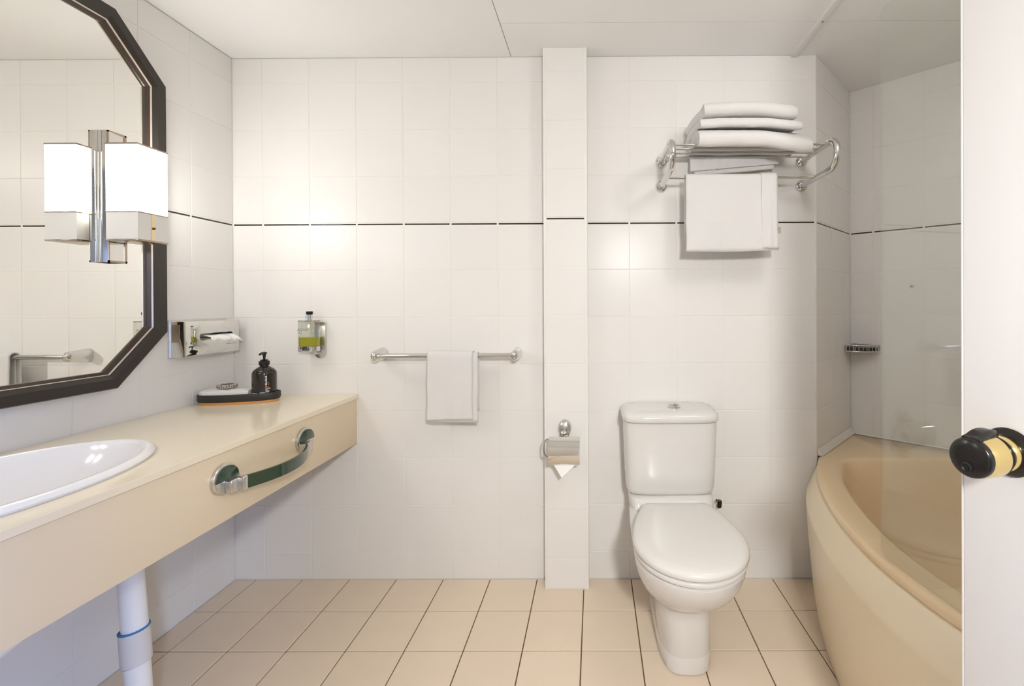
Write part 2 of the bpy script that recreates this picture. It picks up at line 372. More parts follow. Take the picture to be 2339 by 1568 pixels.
# waste pipe below the counter
wp = empty('waste_pipe', (0.375, -0.775, 0), 'white plastic waste pipe with blue-ringed collar under the counter', 'pipe')
pth = catmull([(BCX, BCY, 0.6515), (BCX + .01, BCY, 0.60), (BCX + .015, BCY - .012, 0.510), (BCX + .025, BCY - .005, 0.464), (BCX + .042, BCY + .05, 0.485), (0.315, -0.925, 0.56), (0.334, -0.84, 0.605), (0.338, -0.785, 0.605), (0.343, -0.775, 0.55)], 8)
MB().tube(pth, 0.027, 18).build('trap', 'pvc', wp)
MB().tube([(0.343, -0.775, 0.556), (0.3625, -0.775, 0.30)], 0.0262, 24).build('down_pipe', 'pvc', wp)
MB().tube([(0.357, -0.775, 0.345), (0.3625, -0.775, 0.262)], 0.0305, 24).build('collar', 'pvc_collar', wp)
MB().tube([(0.3565, -0.775, 0.3485), (0.357, -0.775, 0.3445)], 0.0312, 24).build('blue_ring', 'blue_solvent', wp)
MB().tube([(0.3625, -0.775, 0.2625), (0.363, -0.775, 0.2595)], 0.0285, 24).build('primer_ring', 'purple_primer', wp)
MB().tube([(0.3625, -0.775, 0.27), (0.381, -0.775, 0.0)], 0.0262, 24).build('lower_pipe', 'pvc', wp)

# curved hand rail on the counter front
XF = CTX - 0.005
hr = empty('hand_rail', (XF, -0.55, 0.70), 'curved dark green glass hand rail with chrome roundels on the counter front', 'hand rail')
def roundel(yc, zc, sgn):
    r = 0.042
    rd = MB().lathe([(r, 0), (r, 0.008), (r - .003, 0.011), (r - 0.006, 0.0115)], (XF + 0.0005, yc, zc), (1, 0, 0), 40).build('roundel', 'brushed', hr)
    ang = [pi * k / 20 for k in range(21)]
    pr = [(yc + (r - .004) * cos(a), zc - 0.002 + (r - .004) * sin(a)) for a in ang]
    MB().loft([[(XF + .011, y, z) for y, z in pr], [(XF + .0165, y, z) for y, z in pr]]).build('glass_half_disc', 'green_glass', rd, bevel=0.0008)
    y0, y1 = (yc - 0.006, yc + 0.04) if sgn > 0 else (yc - 0.04, yc + 0.006)
    MB().box((XF + 0.010, y0, zc - 0.040), (XF + 0.030, y1, zc - 0.004)).build('clamp', 'brushed', rd, bevel=0.004, bseg=3)
    yb = y1 - 0.010 if sgn > 0 else y0 + 0.010
    MB().box((XF + 0.022, yb - 0.009, zc - 0.043), (XF + 0.042, yb + 0.009, zc - 0.003)).build('clamp_jaw', 'brushed', rd, bevel=0.004, bseg=3)
YA, ZA, YB, ZB = -0.703, 0.702, -0.362, 0.706
roundel(YA, ZA, 1); roundel(YB, ZB, -1)
rings = []
for k in range(33):
    t = k / 32; y = YA + 0.028 + (YB - YA - 0.056) * t; zc = ZA - 0.022 + (ZB - ZA) * t
    x = XF + 0.030 + 0.050 * (1 - (2 * t - 1) ** 2)
    dx = -0.050 * 4 * (2 * t - 1) / (YB - YA - 0.056); nn = Vector((1, -dx, 0)).normalized()
    p = Vector((x, y, zc)); h = 0.0185
    rings.append([p - nn * .003 + Vector((0, 0, -h)), p + nn * .003 + Vector((0, 0, -h)), p + nn * .003 + Vector((0, 0, h)), p - nn * .003 + Vector((0, 0, h))])
MB().loft(rings).build('curved_band', 'green_glass', hr, angle=50)

# ------------------------------------------------------------------ octagonal mirror
MYC, MZC, MH, CH = -0.936, 1.5105, 0.598, 0.168
mir = empty('octagonal_mirror', (0.0, MYC, MZC - MH), 'large octagonal wall mirror in a black frame with gold inner bead', 'mirror')
def octa(d, x):
    h = MH - d; c = CH - d * (2 - sqrt(2))
    return [(x, MYC + a, MZC + b) for a, b in ((h, h - c), (h - c, h), (-h + c, h), (-h, h - c), (-h, -h + c), (-h + c, -h), (h - c, -h), (h, -h + c))]
def octring(prof, name, m, angle=20):
    prof = prof + [prof[0]]
    MB().loft([octa(d, x) for d, x in prof], False, False).build(name, m, mir, angle=angle)
octring([(0, 0.001), (0, 0.034), (0.003, 0.039), (0.032, 0.040), (0.0445, 0.031), (0.0445, 0.001)], 'frame', 'black_frame')
octring([(-0.0012, 0.001), (-0.0012, 0.006), (0.0, 0.007), (0.001, 0.001)], 'outer_edge', 'gold_trim')
octring([(0.0447, 0.006), (0.0447, 0.0305), (0.0458, 0.0315), (0.0470, 0.0305), (0.0470, 0.006)], 'inner_bead', 'champagne')
octring([(0.0472, 0.004), (0.0472, 0.026), (0.0545, 0.0175), (0.0545, 0.004)], 'inner_slip', 'brown_slip')
octring([(0.0547, 0.004), (0.0547, 0.0172), (0.0556, 0.0140), (0.0556, 0.004)], 'slip_edge', 'hook_dark')
MB().loft([octa(0.05, 0.002), octa(0.05, 0.0120)]).build('mirror_pane', 'mirror_glass', mir, smooth=False)

# ------------------------------------------------------------------ wall lamps on the mirror
def wall_lamp(yc, label):
    MX = 0.0122
    lamp = empty('wall_lamp', (MX, yc, 1.30), label, 'wall lamp', 'box-shade lamps on the mirror')
    y0, y1, z0, z1 = yc - 0.028, yc + 0.028, 1.308, 1.716
    # hollow chrome channel: two side cheeks, a front frame and a mirror infill
    MB().box((MX, y0, z0), (MX + 0.0265, y0 + 0.003, z1)).box((MX, y1 - 0.003, z0), (MX + 0.0265, y1, z1)).build('side_cheek', 'chrome', lamp)
    fr = MB()
    for lo, hi in (((y0, z0), (y0 + .004, z1)), ((y1 - .006, z0), (y1, z1)), ((y0, z1 - .005), (y1, z1)), ((y0, z0), (y1, z0 + .006))):
        fr.box((MX + 0.0262, lo[0], lo[1]), (MX + 0.030, hi[0], hi[1]))
    fr.build('channel_frame', 'bronze_trim', lamp)
    BX('channel_face', (MX + 0.022, y0 + .003, z0 + .004), (MX + 0.0275, y1 - .003, z1 - .004), 'chrome_plate', lamp)
    MB().box((MX + .0001, y0 - 0.0014, z0), (MX + 0.010, y0 - .0002, z1)).build('chrome_bar', 'chrome', lamp, bevel=0.0005)
    # arm and box lamp head
    sx0, sx1, sy0, sy1 = 0.0565, 0.1535, yc - 0.0485, yc + 0.0485
    BX('arm', (MX + 0.028, yc - 0.012, 1.385), (sx0 + 0.004, yc + 0.012, 1.445), 'chrome', lamp, bevel=0.002)
    sh = BX('shade', (sx0, sy0, 1.462), (sx1, sy1, 1.664), 'lamp_shade', lamp)
    rim = MB()
    for lo, hi in (((sx0 - .001, sy0 - .001), (sx0 + .003, sy1 + .001)), ((sx1 - .003, sy0 - .001), (sx1 + .001, sy1 + .001)), ((sx0 + .003, sy0 - .001), (sx1 - .003, sy0 + .003)), ((sx0 + .003, sy1 - .003), (sx1 - .003, sy1 + .001))):
        rim.box((lo[0], lo[1], 1.664), (hi[0], hi[1], 1.669))
    rim.build('top_rim', 'bronze_trim', sh)
    MB().box((sx0 - .001, sy0 - .001, 1.4575), (sx1 + .001, sy1 + .001, 1.4618)).build('shade_collar', 'bronze_trim', sh, bevel=0.0008)
    lb = BX('lamp_box', (sx0, sy0, 1.377), (sx1, sy1, 1.4575), 'lamp_base', lamp)
    MB().box((sx0 - .001, sy0 - .001, 1.3715), (sx1 + .001, sy1 + .001, 1.377)).build('bottom_trim', 'bronze_trim', lb, bevel=0.0008)
    MB().box((sx1, yc - 0.006, 1.377), (sx1 + .0015, yc + 0.006, 1.4575)).build('side_band', 'gold_trim', lb)
    MB().lathe([(0.0035, 0), (0.0035, 0.0035), (0.002, 0.0045)], (sx1 + .0014, yc, 1.415), (1, 0, 0), 12).build('switch_pin', 'hook_dark', lb)
    return lamp
wall_lamp(-0.5075, 'lit white box-shade wall lamp on mirror side near the chrome tissue holder')
wall_lamp(2 * MYC + 0.5075, 'unseen added twin box-shade wall lamp on mirror side away from the chrome tissue holder')  # unseen twin beyond the frame, added for overall brightness

# ------------------------------------------------------------------ tissue holder on the left wall
th_ = empty('tissue_holder', (0.0, -0.168, 0.984), 'polished chrome wall tissue holder beside the mirror', 'tissue holder')
tx, ty0, ty1, tz0, tz1 = 0.0590, -0.2954, -0.0400, 0.984, 1.114
# closed box with a slot in the front face
sy0, sy1, sz, sr = -0.225, -0.088, 1.057, 0.0095
slot = [(sy1 + sr * cos(a), sz + sr * sin(a)) for a in [-pi / 2 + pi * k / 8 for k in range(9)]] + [(sy0 + sr * cos(a), sz + sr * sin(a)) for a in [pi / 2 + pi * k / 8 for k in range(9)]]
rect = []
cyc, czc = (ty0 + ty1) / 2, (tz0 + tz1) / 2
e = 0.006
for y, z in slot:
    dy, dz = y - cyc, z - czc
    t = min(((ty1 - e - cyc) / dy) if dy > 1e-9 else 9e9, ((ty0 + e - cyc) / dy) if dy < -1e-9 else 9e9, ((tz1 - e - czc) / dz) if dz > 1e-9 else 9e9, ((tz0 + e - czc) / dz) if dz < -1e-9 else 9e9)
    rect.append([cyc + dy * t, czc + dz * t])
for c in ((ty0 + e, tz0 + e), (ty0 + e, tz1 - e), (ty1 - e, tz0 + e), (ty1 - e, tz1 - e)):
    j = min(range(len(rect)), key=lambda k: hypot(rect[k][0] - c[0], rect[k][1] - c[1])); rect[j] = list(c)
grow = lambda d: [[cyc + (y - cyc) * (1 + d / (ty1 - cyc - e)), czc + (z - czc) * (1 + d / (tz1 - czc - e))] for y, z in rect]
MB().loft([[(0.0005, y, z) for y, z in grow(e)], [(tx - e, y, z) for y, z in grow(e)], [(tx - e * .3, y, z) for y, z in grow(e * .7)], [(tx, y, z) for y, z in rect], [(tx, y, z) for y, z in slot], [(tx - 0.02, y, z) for y, z in slot]], False, False).build('cover', 'chrome_plate', th_, angle=30)
BX('back_plate', (0.0004, ty0 - 0.004, tz0 - 0.004), (0.004, ty1 + 0.002, tz1 + 0.003), 'brushed', th_)
BX('bronze_notch', (0.012, ty0 - 0.0012, tz0 + 0.055), (0.040, ty0 + 0.001, tz1 - 0.012), 'bronze_trim', th_)  # bronze inset drawn as a dark notch on the near side
MB().box((tx, -0.110, 1.018), (tx + .0003, -0.065, 1.0195)).build('engraved_line', 'hook_dark', th_)
# tissue pulled from the slot
tis = MB(); rows = []
for i in range(9):
    s = i / 8; r = []
    for j in range(25):
        u = j / 24; y = -0.212 + (0.128 + 0.03 * s) * u + 0.004 * sin(9 * u + 3 * s)
        z = sz + 0.003 - 0.034 * s * (0.55 + 0.45 * u) + 0.0035 * sin(21 * u + 2 * s) * s
        x = tx - 0.008 + 0.030 * sin(min(1, s * 1.4) * pi * 0.5) + 0.004 * sin(14 * u)
        r.append((x, y, z))
    rows.append(r)
vs = [p for r in rows for p in r]
fs = [(i * 25 + j, i * 25 + j + 1, (i + 1) * 25 + j + 1, (i + 1) * 25 + j) for i in range(8) for j in range(24)]
to = tis.add(vs, fs).build('tissue', 'tissue')
sm = to.modifiers.new('t', 'SOLIDIFY'); sm.thickness = 0.0008
tag(to, 'white paper tissue pulled out of the chrome holder slot', 'tissue')

# ------------------------------------------------------------------ soap tray and what stands in it
TC, TA = Vector((0.149, -0.158, CTZ)), radians(13)
tray = empty('soap_tray', tuple(TC), 'long oval black amenity tray with a wooden base on the counter', 'tray')
def stadium(L, W, n=14, pw=2.6, c=None):
    c = TC if c is None else c; out = []
    for k in range(4 * n):
        a = 2 * pi * k / (4 * n); cx = (abs(cos(a)) ** (2 / pw)) * (1 if cos(a) >= 0 else -1) * L / 2; sy = (abs(sin(a)) ** (2 / pw)) * (1 if sin(a) >= 0 else -1) * W / 2
        out.append((c.x + cx * cos(TA) - sy * sin(TA), c.y + cx * sin(TA) + sy * cos(TA)))
    return out
TL, TW = 0.278, 0.105
zz = lambda L, z: [(x, y, z) for x, y in L]
MB().loft([zz(stadium(TL - .012, TW - .012), CTZ + .0004), zz(stadium(TL - .010, TW - .010), CTZ + .0095)]).build('wooden_base', 'wood', tray)
MB().loft([zz(stadium(TL - .006, TW - .006), CTZ + .0098), zz(stadium(TL, TW), CTZ + .016), zz(stadium(TL, TW), CTZ + .036), zz(stadium(TL - .003, TW - .003), CTZ + .0385),
           zz(stadium(TL - .010, TW - .010), CTZ + .0385), zz(stadium(TL - .014, TW - .014), CTZ + .034), zz(stadium(TL - .02, TW - .02), CTZ + .018)]).build('tray_body', 'tray_black', tray)
TF = CTZ + 0.0184
def tl(u, v): return (TC.x + u * cos(TA) - v * sin(TA), TC.y + u * sin(TA) + v * cos(TA))
# folded face cloth
rings = []
for i in range(15):
    u = -0.126 + 0.170 * i / 14; k = 1 - 0.30 * max(0, 1 - i / 1.5) - 0.06 * max(0, (i - 13)); r = []
    for j in range(24):
        a = 2 * pi * j / 24; cy = (abs(cos(a)) ** .5) * (1 if cos(a) >= 0 else -1) * 0.040 * k * (0.86 if i < 2 else 1); cz = (abs(sin(a)) ** .6) * (1 if sin(a) >= 0 else -1)
        h = 0.0175 * k
        x, y = tl(u, cy); z = TF + 0.0178 + h * cz
        if cz > 0.2: z += 0.0035 * noise.noise((x * 40, y * 40, 3)) + 0.003 * (1 - i / 14)
        r.append((x, y, z))
    rings.append(r)
tag(MB().loft(rings).build('face_cloth', 'terry', angle=70), 'small folded white face cloth lying in the black tray', 'cloth')
sx, sy_ = tl(-0.045, 0.004)
soap = empty('soap_bar', (sx, sy_, TF + 0.0385), 'round wrapped grey soap resting on the folded face cloth', 'soap')
MB().lathe([(0.026, 0), (0.0315, 0.003), (0.033, 0.008), (0.0315, 0.013), (0.027, 0.0145)], (sx, sy_, TF + 0.0387), (0, 0, 1), 36).build('wrapped_bar', 'soap_wrap', soap)
MB().lathe([(0.021, 0), (0.021, 0.0006), (0.001, 0.0007)], (sx, sy_, TF + 0.0531), (0, 0, 1), 30).build('paper_seal', 'soap_ink', soap)
pl = MB()
for k in range(26):
    a = 2 * pi * k / 26; c, s = cos(a), sin(a); r0 = 0.0332
    hgt = 0.004 + 0.003 * ((k * 7) % 3)
    pl.add([(sx + c * r0 - s * .0016, sy_ + s * r0 + c * .0016, TF + 0.044), (sx + c * r0 + s * .0016, sy_ + s * r0 - c * .0016, TF + 0.044), (sx + c * r0 + s * .0016, sy_ + s * r0 - c * .0016, TF + 0.044 + hgt), (sx + c * r0 - s * .0016, sy_ + s * r0 + c * .0016, TF + 0.044 + hgt)], [(0, 1, 2, 3)])
pl.build('printed_marks', 'soap_ink', soap, smooth=False)
# pump bottle
bx, by = tl(0.083, 0.004)
pb = empty('pump_bottle', (bx, by, TF), 'dark brown pump soap bottle standing in the black tray', 'bottle')
R = 0.0415
MB().lathe([(R - .003, 0.0002), (R, 0.003), (R, 0.092), (R - .002, 0.099), (R - .008, 0.107), (R - 0.020, 0.1155), (R - .0265, 0.120), (R - .0275, 0.127), (R - .0275, 0.129)], (bx, by, TF), (0, 0, 1), 44).build('bottle_body', 'bottle_dark', pb)
MB().lathe([(0.0165, 0.124), (0.0185, 0.126), (0.0185, 0.140), (0.015, 0.1415), (0.013, 0.1425), (0.013, 0.146), (0.006, 0.147)], (bx, by, TF), (0, 0, 1), 28).build('pump_collar', 'black_plastic', pb)
MB().lathe([(0.0042, 0.146), (0.0048, 0.158), (0.0070, 0.168), (0.0100, 0.1705), (0.0100, 0.1735), (0.0075, 0.1745)], (bx, by, TF), (0, 0, 1), 20).build('pump_stem', 'black_plastic', pb)
nd = Vector((0.25, -1, 0)).normalized()
MB().tube([Vector((bx, by, TF + .1715)) , Vector((bx, by, TF + .1725)) + nd * .018, Vector((bx, by, TF + .1695)) + nd * .038], [0.0062, 0.0052, 0.004], 12).build('pump_spout', 'black_plastic', pb)
def on_bottle(a0, a1, z0, z1, m, name, parent=pb, lift=0.0006):
    """patch of label on the bottle wall; a measured from straight toward -Y, positive to +X"""
    k = max(2, int(abs(a1 - a0) * 12)); r = R + lift
    vs = []
    for i in range(k + 1):
        a = a0 + (a1 - a0) * i / k + 0.66
        for z in (z0, z1): vs.append((bx + r * sin(a), by - r * cos(a), TF + z))
    return MB().add(vs, [(2 * i, 2 * i + 2, 2 * i + 3, 2 * i + 1) for i in range(k)])
band = MB()
for a0, a1, z0, z1 in ((-1.15, -0.62, .0075, .0205), (-0.40, 0.0, .0065, .022), (0.06, 1.25, .0075, .018)):
    q = on_bottle(a0, a1, z0, z1, '', ''); band.add(q.v, q.f)
band.build('foot_label', 'label_blue', pb, smooth=False)
ink = MB()
for k in range(6):
    q = on_bottle(-0.37 + .065 * k, -0.345 + .065 * k, .008 + .002 * (k % 2), .018, '', '', lift=0.0009); ink.add(q.v, q.f)
ink.build('foot_marks', 'label_ink', pb, smooth=False)
wt = MB()
for k in range(7):   # turned heading: short bars reading upward
    q = on_bottle(0.02 + .02 * (k % 3), 0.16, .050 + .0052 * k, .0532 + .0052 * k, '', ''); wt.add(q.v, q.f)
for (a0, a1, z) in ((0.22, 0.34, .052), (0.22, 0.30, .058), (0.02, 0.45, .0335), (0.02, 0.30, .0285), (0.06, 0.38, .0245), (0.04, 0.32, .0215)):
    q = on_bottle(a0, a1, z, z + .0016, '', ''); wt.add(q.v, q.f)
wt.build('white_print', 'label_white', pb, smooth=False)
q = on_bottle(0.04, 0.17, .044, .0485, '', ''); q2 = on_bottle(0.02, 0.34, .0405, .0425, '', ''); q.add(q2.v, q2.f)
q3 = on_bottle(0.02, 0.45, .0372, .0388, '', ''); q.add(q3.v, q3.f)
q.build('orange_print', 'label_orange', pb, smooth=False)

# ------------------------------------------------------------------ wall soap dispenser
DXC, DYC = 0.352, -0.047
ds = empty('soap_dispenser', (DXC, -0.001, 0.946), 'clear wall soap dispenser half full of yellow-green liquid', 'dispenser')
pr = []
for k in range(24):
    a = 2 * pi * k / 24
    pr.append((abs(cos(a)) ** .62 * (1 if cos(a) >= 0 else -1), abs(sin(a)) ** .8 * (1 if sin(a) >= 0 else -1)))
def dring(sx, sy, z): return [(DXC + x * sx, DYC + y * sy, z) for x, y in pr]
MB().loft([dring(.038, .026, .982), dring(.040, .028, .985), dring(.040, .028, 1.104), dring(.038, .026, 1.107)]).build('bottle', 'bottle_clear', ds, angle=50)
MB().loft([dring(.0375, .0255, 1.003), dring(.0375, .0255, 1.039)]).build('liquid', 'liquid', ds, angle=50)
MB().loft([dring(.0405, .0285, 0.981), dring(.0408, .0288, 0.983), dring(.0408, .0288, 1.001), dring(.0402, .0282, 1.0015)]).build('chrome_base', 'chrome', ds, angle=50)
MB().loft([dring(.0404, .0284, 1.1045), dring(.0404, .0284, 1.108), dring(.02, .016, 1.1085)]).build('bottle_lid', 'bronze_trim', ds, angle=50)
MB().lathe([(0.0125, 0), (0.0125, 0.024), (0.011, 0.0255)], (DXC, DYC, 1.1085), (0, 0, 1), 24).build('pump_neck', 'chrome', ds)
MB().lathe([(0.0125, 0), (0.0128, 0.001), (0.0128, 0.011), (0.0115, 0.012)], (DXC + .002, DYC, 1.134), (0, 0, 1), 24).build('pump_cap', 'black_plastic', ds)
pp = [(DXC + 0.022 + 0.0235 * cos(a), 0.970 + 0.023 * sin(a)) for a in [pi + pi * k / 14 for k in range(15)]] + [(DXC + .0455, 1.100), (DXC - .0015, 1.100)]
MB().loft([[(x, -0.0010, z) for x, z in pp], [(x, -0.0095, z) for x, z in pp]]).build('wall_bracket', 'brushed', ds, bevel=0.0015)
MB().tube([(DXC + .014, -0.010, 0.968), (DXC + .014, -0.026, 0.968), (DXC + .012, -0.034, 0.981)], 0.005, 12).build('lock_stem', 'chrome', ds)
def text_mesh(name, s, size, loc, m, parent, rot=(pi / 2, 0, 0), ext=0.0002):
    cu = bpy.data.curves.new(name, 'FONT'); cu.body = s; cu.size = size; cu.extrude = ext
    to = bpy.data.objects.new(name + '_src', cu); COL.objects.link(to)
    dg = bpy.context.evaluated_depsgraph_get(); me = bpy.data.meshes.new_from_object(to.evaluated_get(dg))
    bpy.data.objects.remove(to); me.materials.append(MATS[m]); me.name = name
    o = bpy.data.objects.new(name, me); COL.objects.link(o); o.parent = parent
    o.location = Vector(loc) - base(parent); o.rotation_euler = rot
    return o
text_mesh('front_print', 'AQUA', 0.0155, (DXC - 0.031, DYC - 0.0284, 1.066), 'faint_ink', ds)
text_mesh('small_print', 'SENSES', 0.0062, (DXC - 0.029, DYC - 0.0284, 1.056), 'faint_ink', ds)
mk = MB()
for k in range(7): mk.box((DXC - .012 + k * .0045, DYC - .0292, .985), (DXC - .0095 + k * .0045, DYC - .0286, .998 - .003 * (k % 2)))
mk.build('base_print', 'label_ink', ds, smooth=False)

# ------------------------------------------------------------------ towel rail with hand towel
RY, RZ = -0.078, 0.9635
rail = empty('towel_rail', (0.925, -0.001, RZ), 'single chrome towel rail with rounded mounts on the back wall', 'towel rail')
for xm, s in ((0.640, -1), (1.212, 1)):
    MB().lathe([(0.0295, 0.0005), (0.0300, 0.004), (0.0290, 0.020), (0.0255, 0.052), (0.0235, 0.078), (0.019, 0.090), (0.010, 0.0955), (0.002, 0.097)], (xm, 0, RZ), (0, -1, 0), 36, u=(1, 0, 0), ru=0.62, rv=0.95).build('mount', 'chrome', rail)
MB().tube([(0.645, RY, RZ), (1.207, RY, RZ)], 0.0098, 20).build('bar', 'chrome', rail)
for xm in (0.6545, 1.1975): MB().tube([(xm - .002, RY, RZ), (xm + .002, RY, RZ)], 0.0112, 20).build('collar', 'chrome', rail)

def drape(name, x0, x1, yb, zb, rad, zf, zk, th, m, parent, seed, wave=0.0035, nx=26, fray=0.0):
    """cloth hung over a bar along X at (yb, zb): front falls to zf, back to zk"""
    path = []
    nf = 22
    for i in range(nf): path.append((yb - rad, zf + (zb - zf) * i / nf))
    for i in range(9): a = pi - pi * i / 8; path.append((yb + rad * cos(a), zb + rad * sin(a)))
    nb = 14
    for i in range(1, nb + 1): path.append((yb + rad, zb + (zk - zb) * i / nb))
    vs = []; N = len(path)
    for k in range(nx + 1):
        t = k / nx; x = x0 + (x1 - x0) * t
        for i, (y, z) in enumerate(path):
            front = i < nf; hang = (zb - z) / max(1e-6, zb - zf)
            hang = max(0, min(1, hang))
            wv = wave * hang * (sin(7.0 * t + seed) + 0.5 * sin(15 * t + 2 * seed + 2 * hang))
            nz = 0.0022 * noise.noise((x * 14 + seed, z * 14, seed))
            dy = (-abs(wv) * 1.2 + nz - 0.004 * hang if front else abs(wv) * 0.4)
            dz = 0
            if front and i == 0: dz = 0.004 * sin(3.2 * t + seed)
            dx = 0.004 * hang * sin(5 * z * 9 + seed) * (t - .5)
            vs.append((x + dx, y + dy, z + dz * 1.0 + (0.006 * (t - .5) * hang if front else 0)))
    fs = [(k * N + i, k * N + i + 1, (k + 1) * N + i + 1, (k + 1) * N + i) for k in range(nx) for i in range(N - 1)]
    o = MB().add(vs, fs).build(name, m, parent, angle=80)
    md = o.modifiers.new('thickness', 'SOLIDIFY'); md.thickness = th; md.offset = 0
    return o
ht = empty('hand_towel', (0.96, RY, 0.70), 'small white hand towel folded over the chrome towel rail', 'towel')
drape('inner_layer', 0.872, 1.064, RY, RZ, 0.0128, 0.694, 0.74, 0.004, 'terry', ht, 1.3, 0.0015)
drape('outer_layer', 0.8605, 1.043, RY, RZ, 0.0185, 0.703, 0.76, 0.0045, 'terry', ht, 0.4, 0.003)

# ------------------------------------------------------------------ toilet roll holder on the column
rh = empty('toilet_roll_holder', (1.415, CY, 0.66), 'chrome toilet roll holder with curved cover on the boxed column', 'roll holder')
MB().lathe([(0.030, 0.0004), (0.031, 0.003), (0.030, 0.012), (0.026, 0.020), (0.018, 0.0245), (0.004, 0.026)], (1.415, CY, 0.664), (0, -1, 0), 40, u=(1, 0, 0), ru=0.88, rv=1.16).build('wall_plate', 'brushed', rh)
RYC, RZC = -0.138, 0.592
MB().tube([(1.415, CY - 0.012, 0.650), (1.415, CY - .035, 0.648), (1.415, CY - 0.046, 0.650)], 0.012, 16).build('neck', 'chrome', rh)
MB().lathe([(0.013, 0), (0.0145, 0.004), (0.0135, 0.010), (0.008, 0.0145), (0.001, 0.016)], (1.415, CY - 0.040, 0.651), (0, -1, 0.25), 24).build('dome', 'chrome', rh)
MB().box((1.398, -0.128, 0.6445), (1.434, -0.098, 0.6485)).build('hinge', 'bronze_trim', rh, bevel=0.001)
rings = []
for k in range(19):
    a = radians(100 + (222 - 100) * k / 18)
    for_r = 0.0590
    cyy, czz = RYC + for_r * cos(a), RZC + for_r * sin(a)
    dx = 0.0
    rings.append([(1.3585 + dx, RYC + (for_r - .0006) * cos(a), RZC + (for_r - .0006) * sin(a)), (1.4795, RYC + (for_r - .0006) * cos(a), RZC + (for_r - .0006) * sin(a)), (1.4795, RYC + (for_r + .0006) * cos(a), RZC + (for_r + .0006) * sin(a)), (1.3585 + dx, RYC + (for_r + .0006) * cos(a), RZC + (for_r + .0006) * sin(a))])
MB().loft(rings).build('curved_cover', 'chrome_plate', rh, angle=50)
lp = catmull([(1.364, RYC - .02, 0.643), (1.352, RYC - .012, 0.641), (1.340, RYC - .004, 0.630), (1.3355, RYC, 0.612), (1.3355, RYC, 0.590), (1.340, RYC, 0.574), (1.352, RYC, 0.5655), (1.366, RYC, 0.5625), (1.47, RYC, 0.5625)], 6)
MB().tube(lp, 0.0038, 12).build('wire_loop', 'chrome', rh)
roll = empty('toilet_roll', (1.4195, RYC, RZC - 0.054), 'white toilet roll with folded paper point under the chrome cover', 'toilet roll')
oc = RZC - 0.006
MB().lathe([(0.021, 0), (0.0498, 0), (0.0505, 0.001), (0.0505, 0.102), (0.0498, 0.103), (0.021, 0.103), (0.021, 0)], (1.3685, RYC, oc), (1, 0, 0), 40).build('paper', 'tissue', roll, angle=50)
pt = MB()
yf = RYC - 0.052
pt.add([(1.3685, yf, oc), (1.4715, yf, oc), (1.3705, yf + .006, 0.560), (1.4705, yf + .006, 0.560), (1.381, yf + .009, 0.548), (1.459, yf + .009, 0.548), (1.409, yf + .006, 0.502)], [(0, 1, 3, 2), (2, 3, 5, 4), (4, 5, 6)])
pto = pt.build('paper_point', 'tissue', roll, smooth=False); md = pto.modifiers.new('t', 'SOLIDIFY'); md.thickness = 0.001

# ------------------------------------------------------------------ towel rack with towels
tr = empty('towel_rack', (2.12, -0.001, 1.60), 'chrome hotel towel rack with looped ends on the back wall', 'towel rack')
ZU, ZL, YFc = 1.7715, 1.668, -0.236
for xh in (1.8235, 2.4180):
    rr = (ZU - ZL) / 2
    pts = [(xh, -0.004, ZU), (xh, -0.06, ZU), (xh, -0.12, ZU), (xh, -0.18, ZU)] + [(xh, YFc - rr * sin(a), (ZU + ZL) / 2 + rr * cos(a)) for a in [pi * k / 14 for k in range(15)]] + [(xh, -0.18, ZL), (xh, -0.12, ZL), (xh, -0.06, ZL), (xh, -0.004, ZL)]
    le = MB().tube(pts, 0.0118, 18).build('looped_end', 'chrome', tr)
    for zf in (ZU, ZL):
        MB().lathe([(0.0245, 0.0005), (0.0250, 0.003), (0.0240, 0.007), (0.0190, 0.012), (0.0150, 0.016)], (xh, 0, zf), (0, -1, 0), 32).build('flange', 'chrome', le)
    for yb_ in (-0.232, -0.060):
        MB().tube([(xh, yb_ - .004, ZU if yb_ > -.2 else ZU), (xh, yb_ + .004, ZU)], 0.0128, 18).build('ferrule', 'chrome', le)
for yb_ in (-0.212, -0.165, -0.115, -0.066):
    MB().tube([(1.8235, yb_, ZU), (2.4180, yb_, ZU)], 0.0046, 12).build('shelf_bar', 'chrome', tr)
MB().tube([(1.8235, -0.134, ZL), (2.4180, -0.134, ZL)], 0.0046, 12).build('hanging_bar', 'chrome', tr)

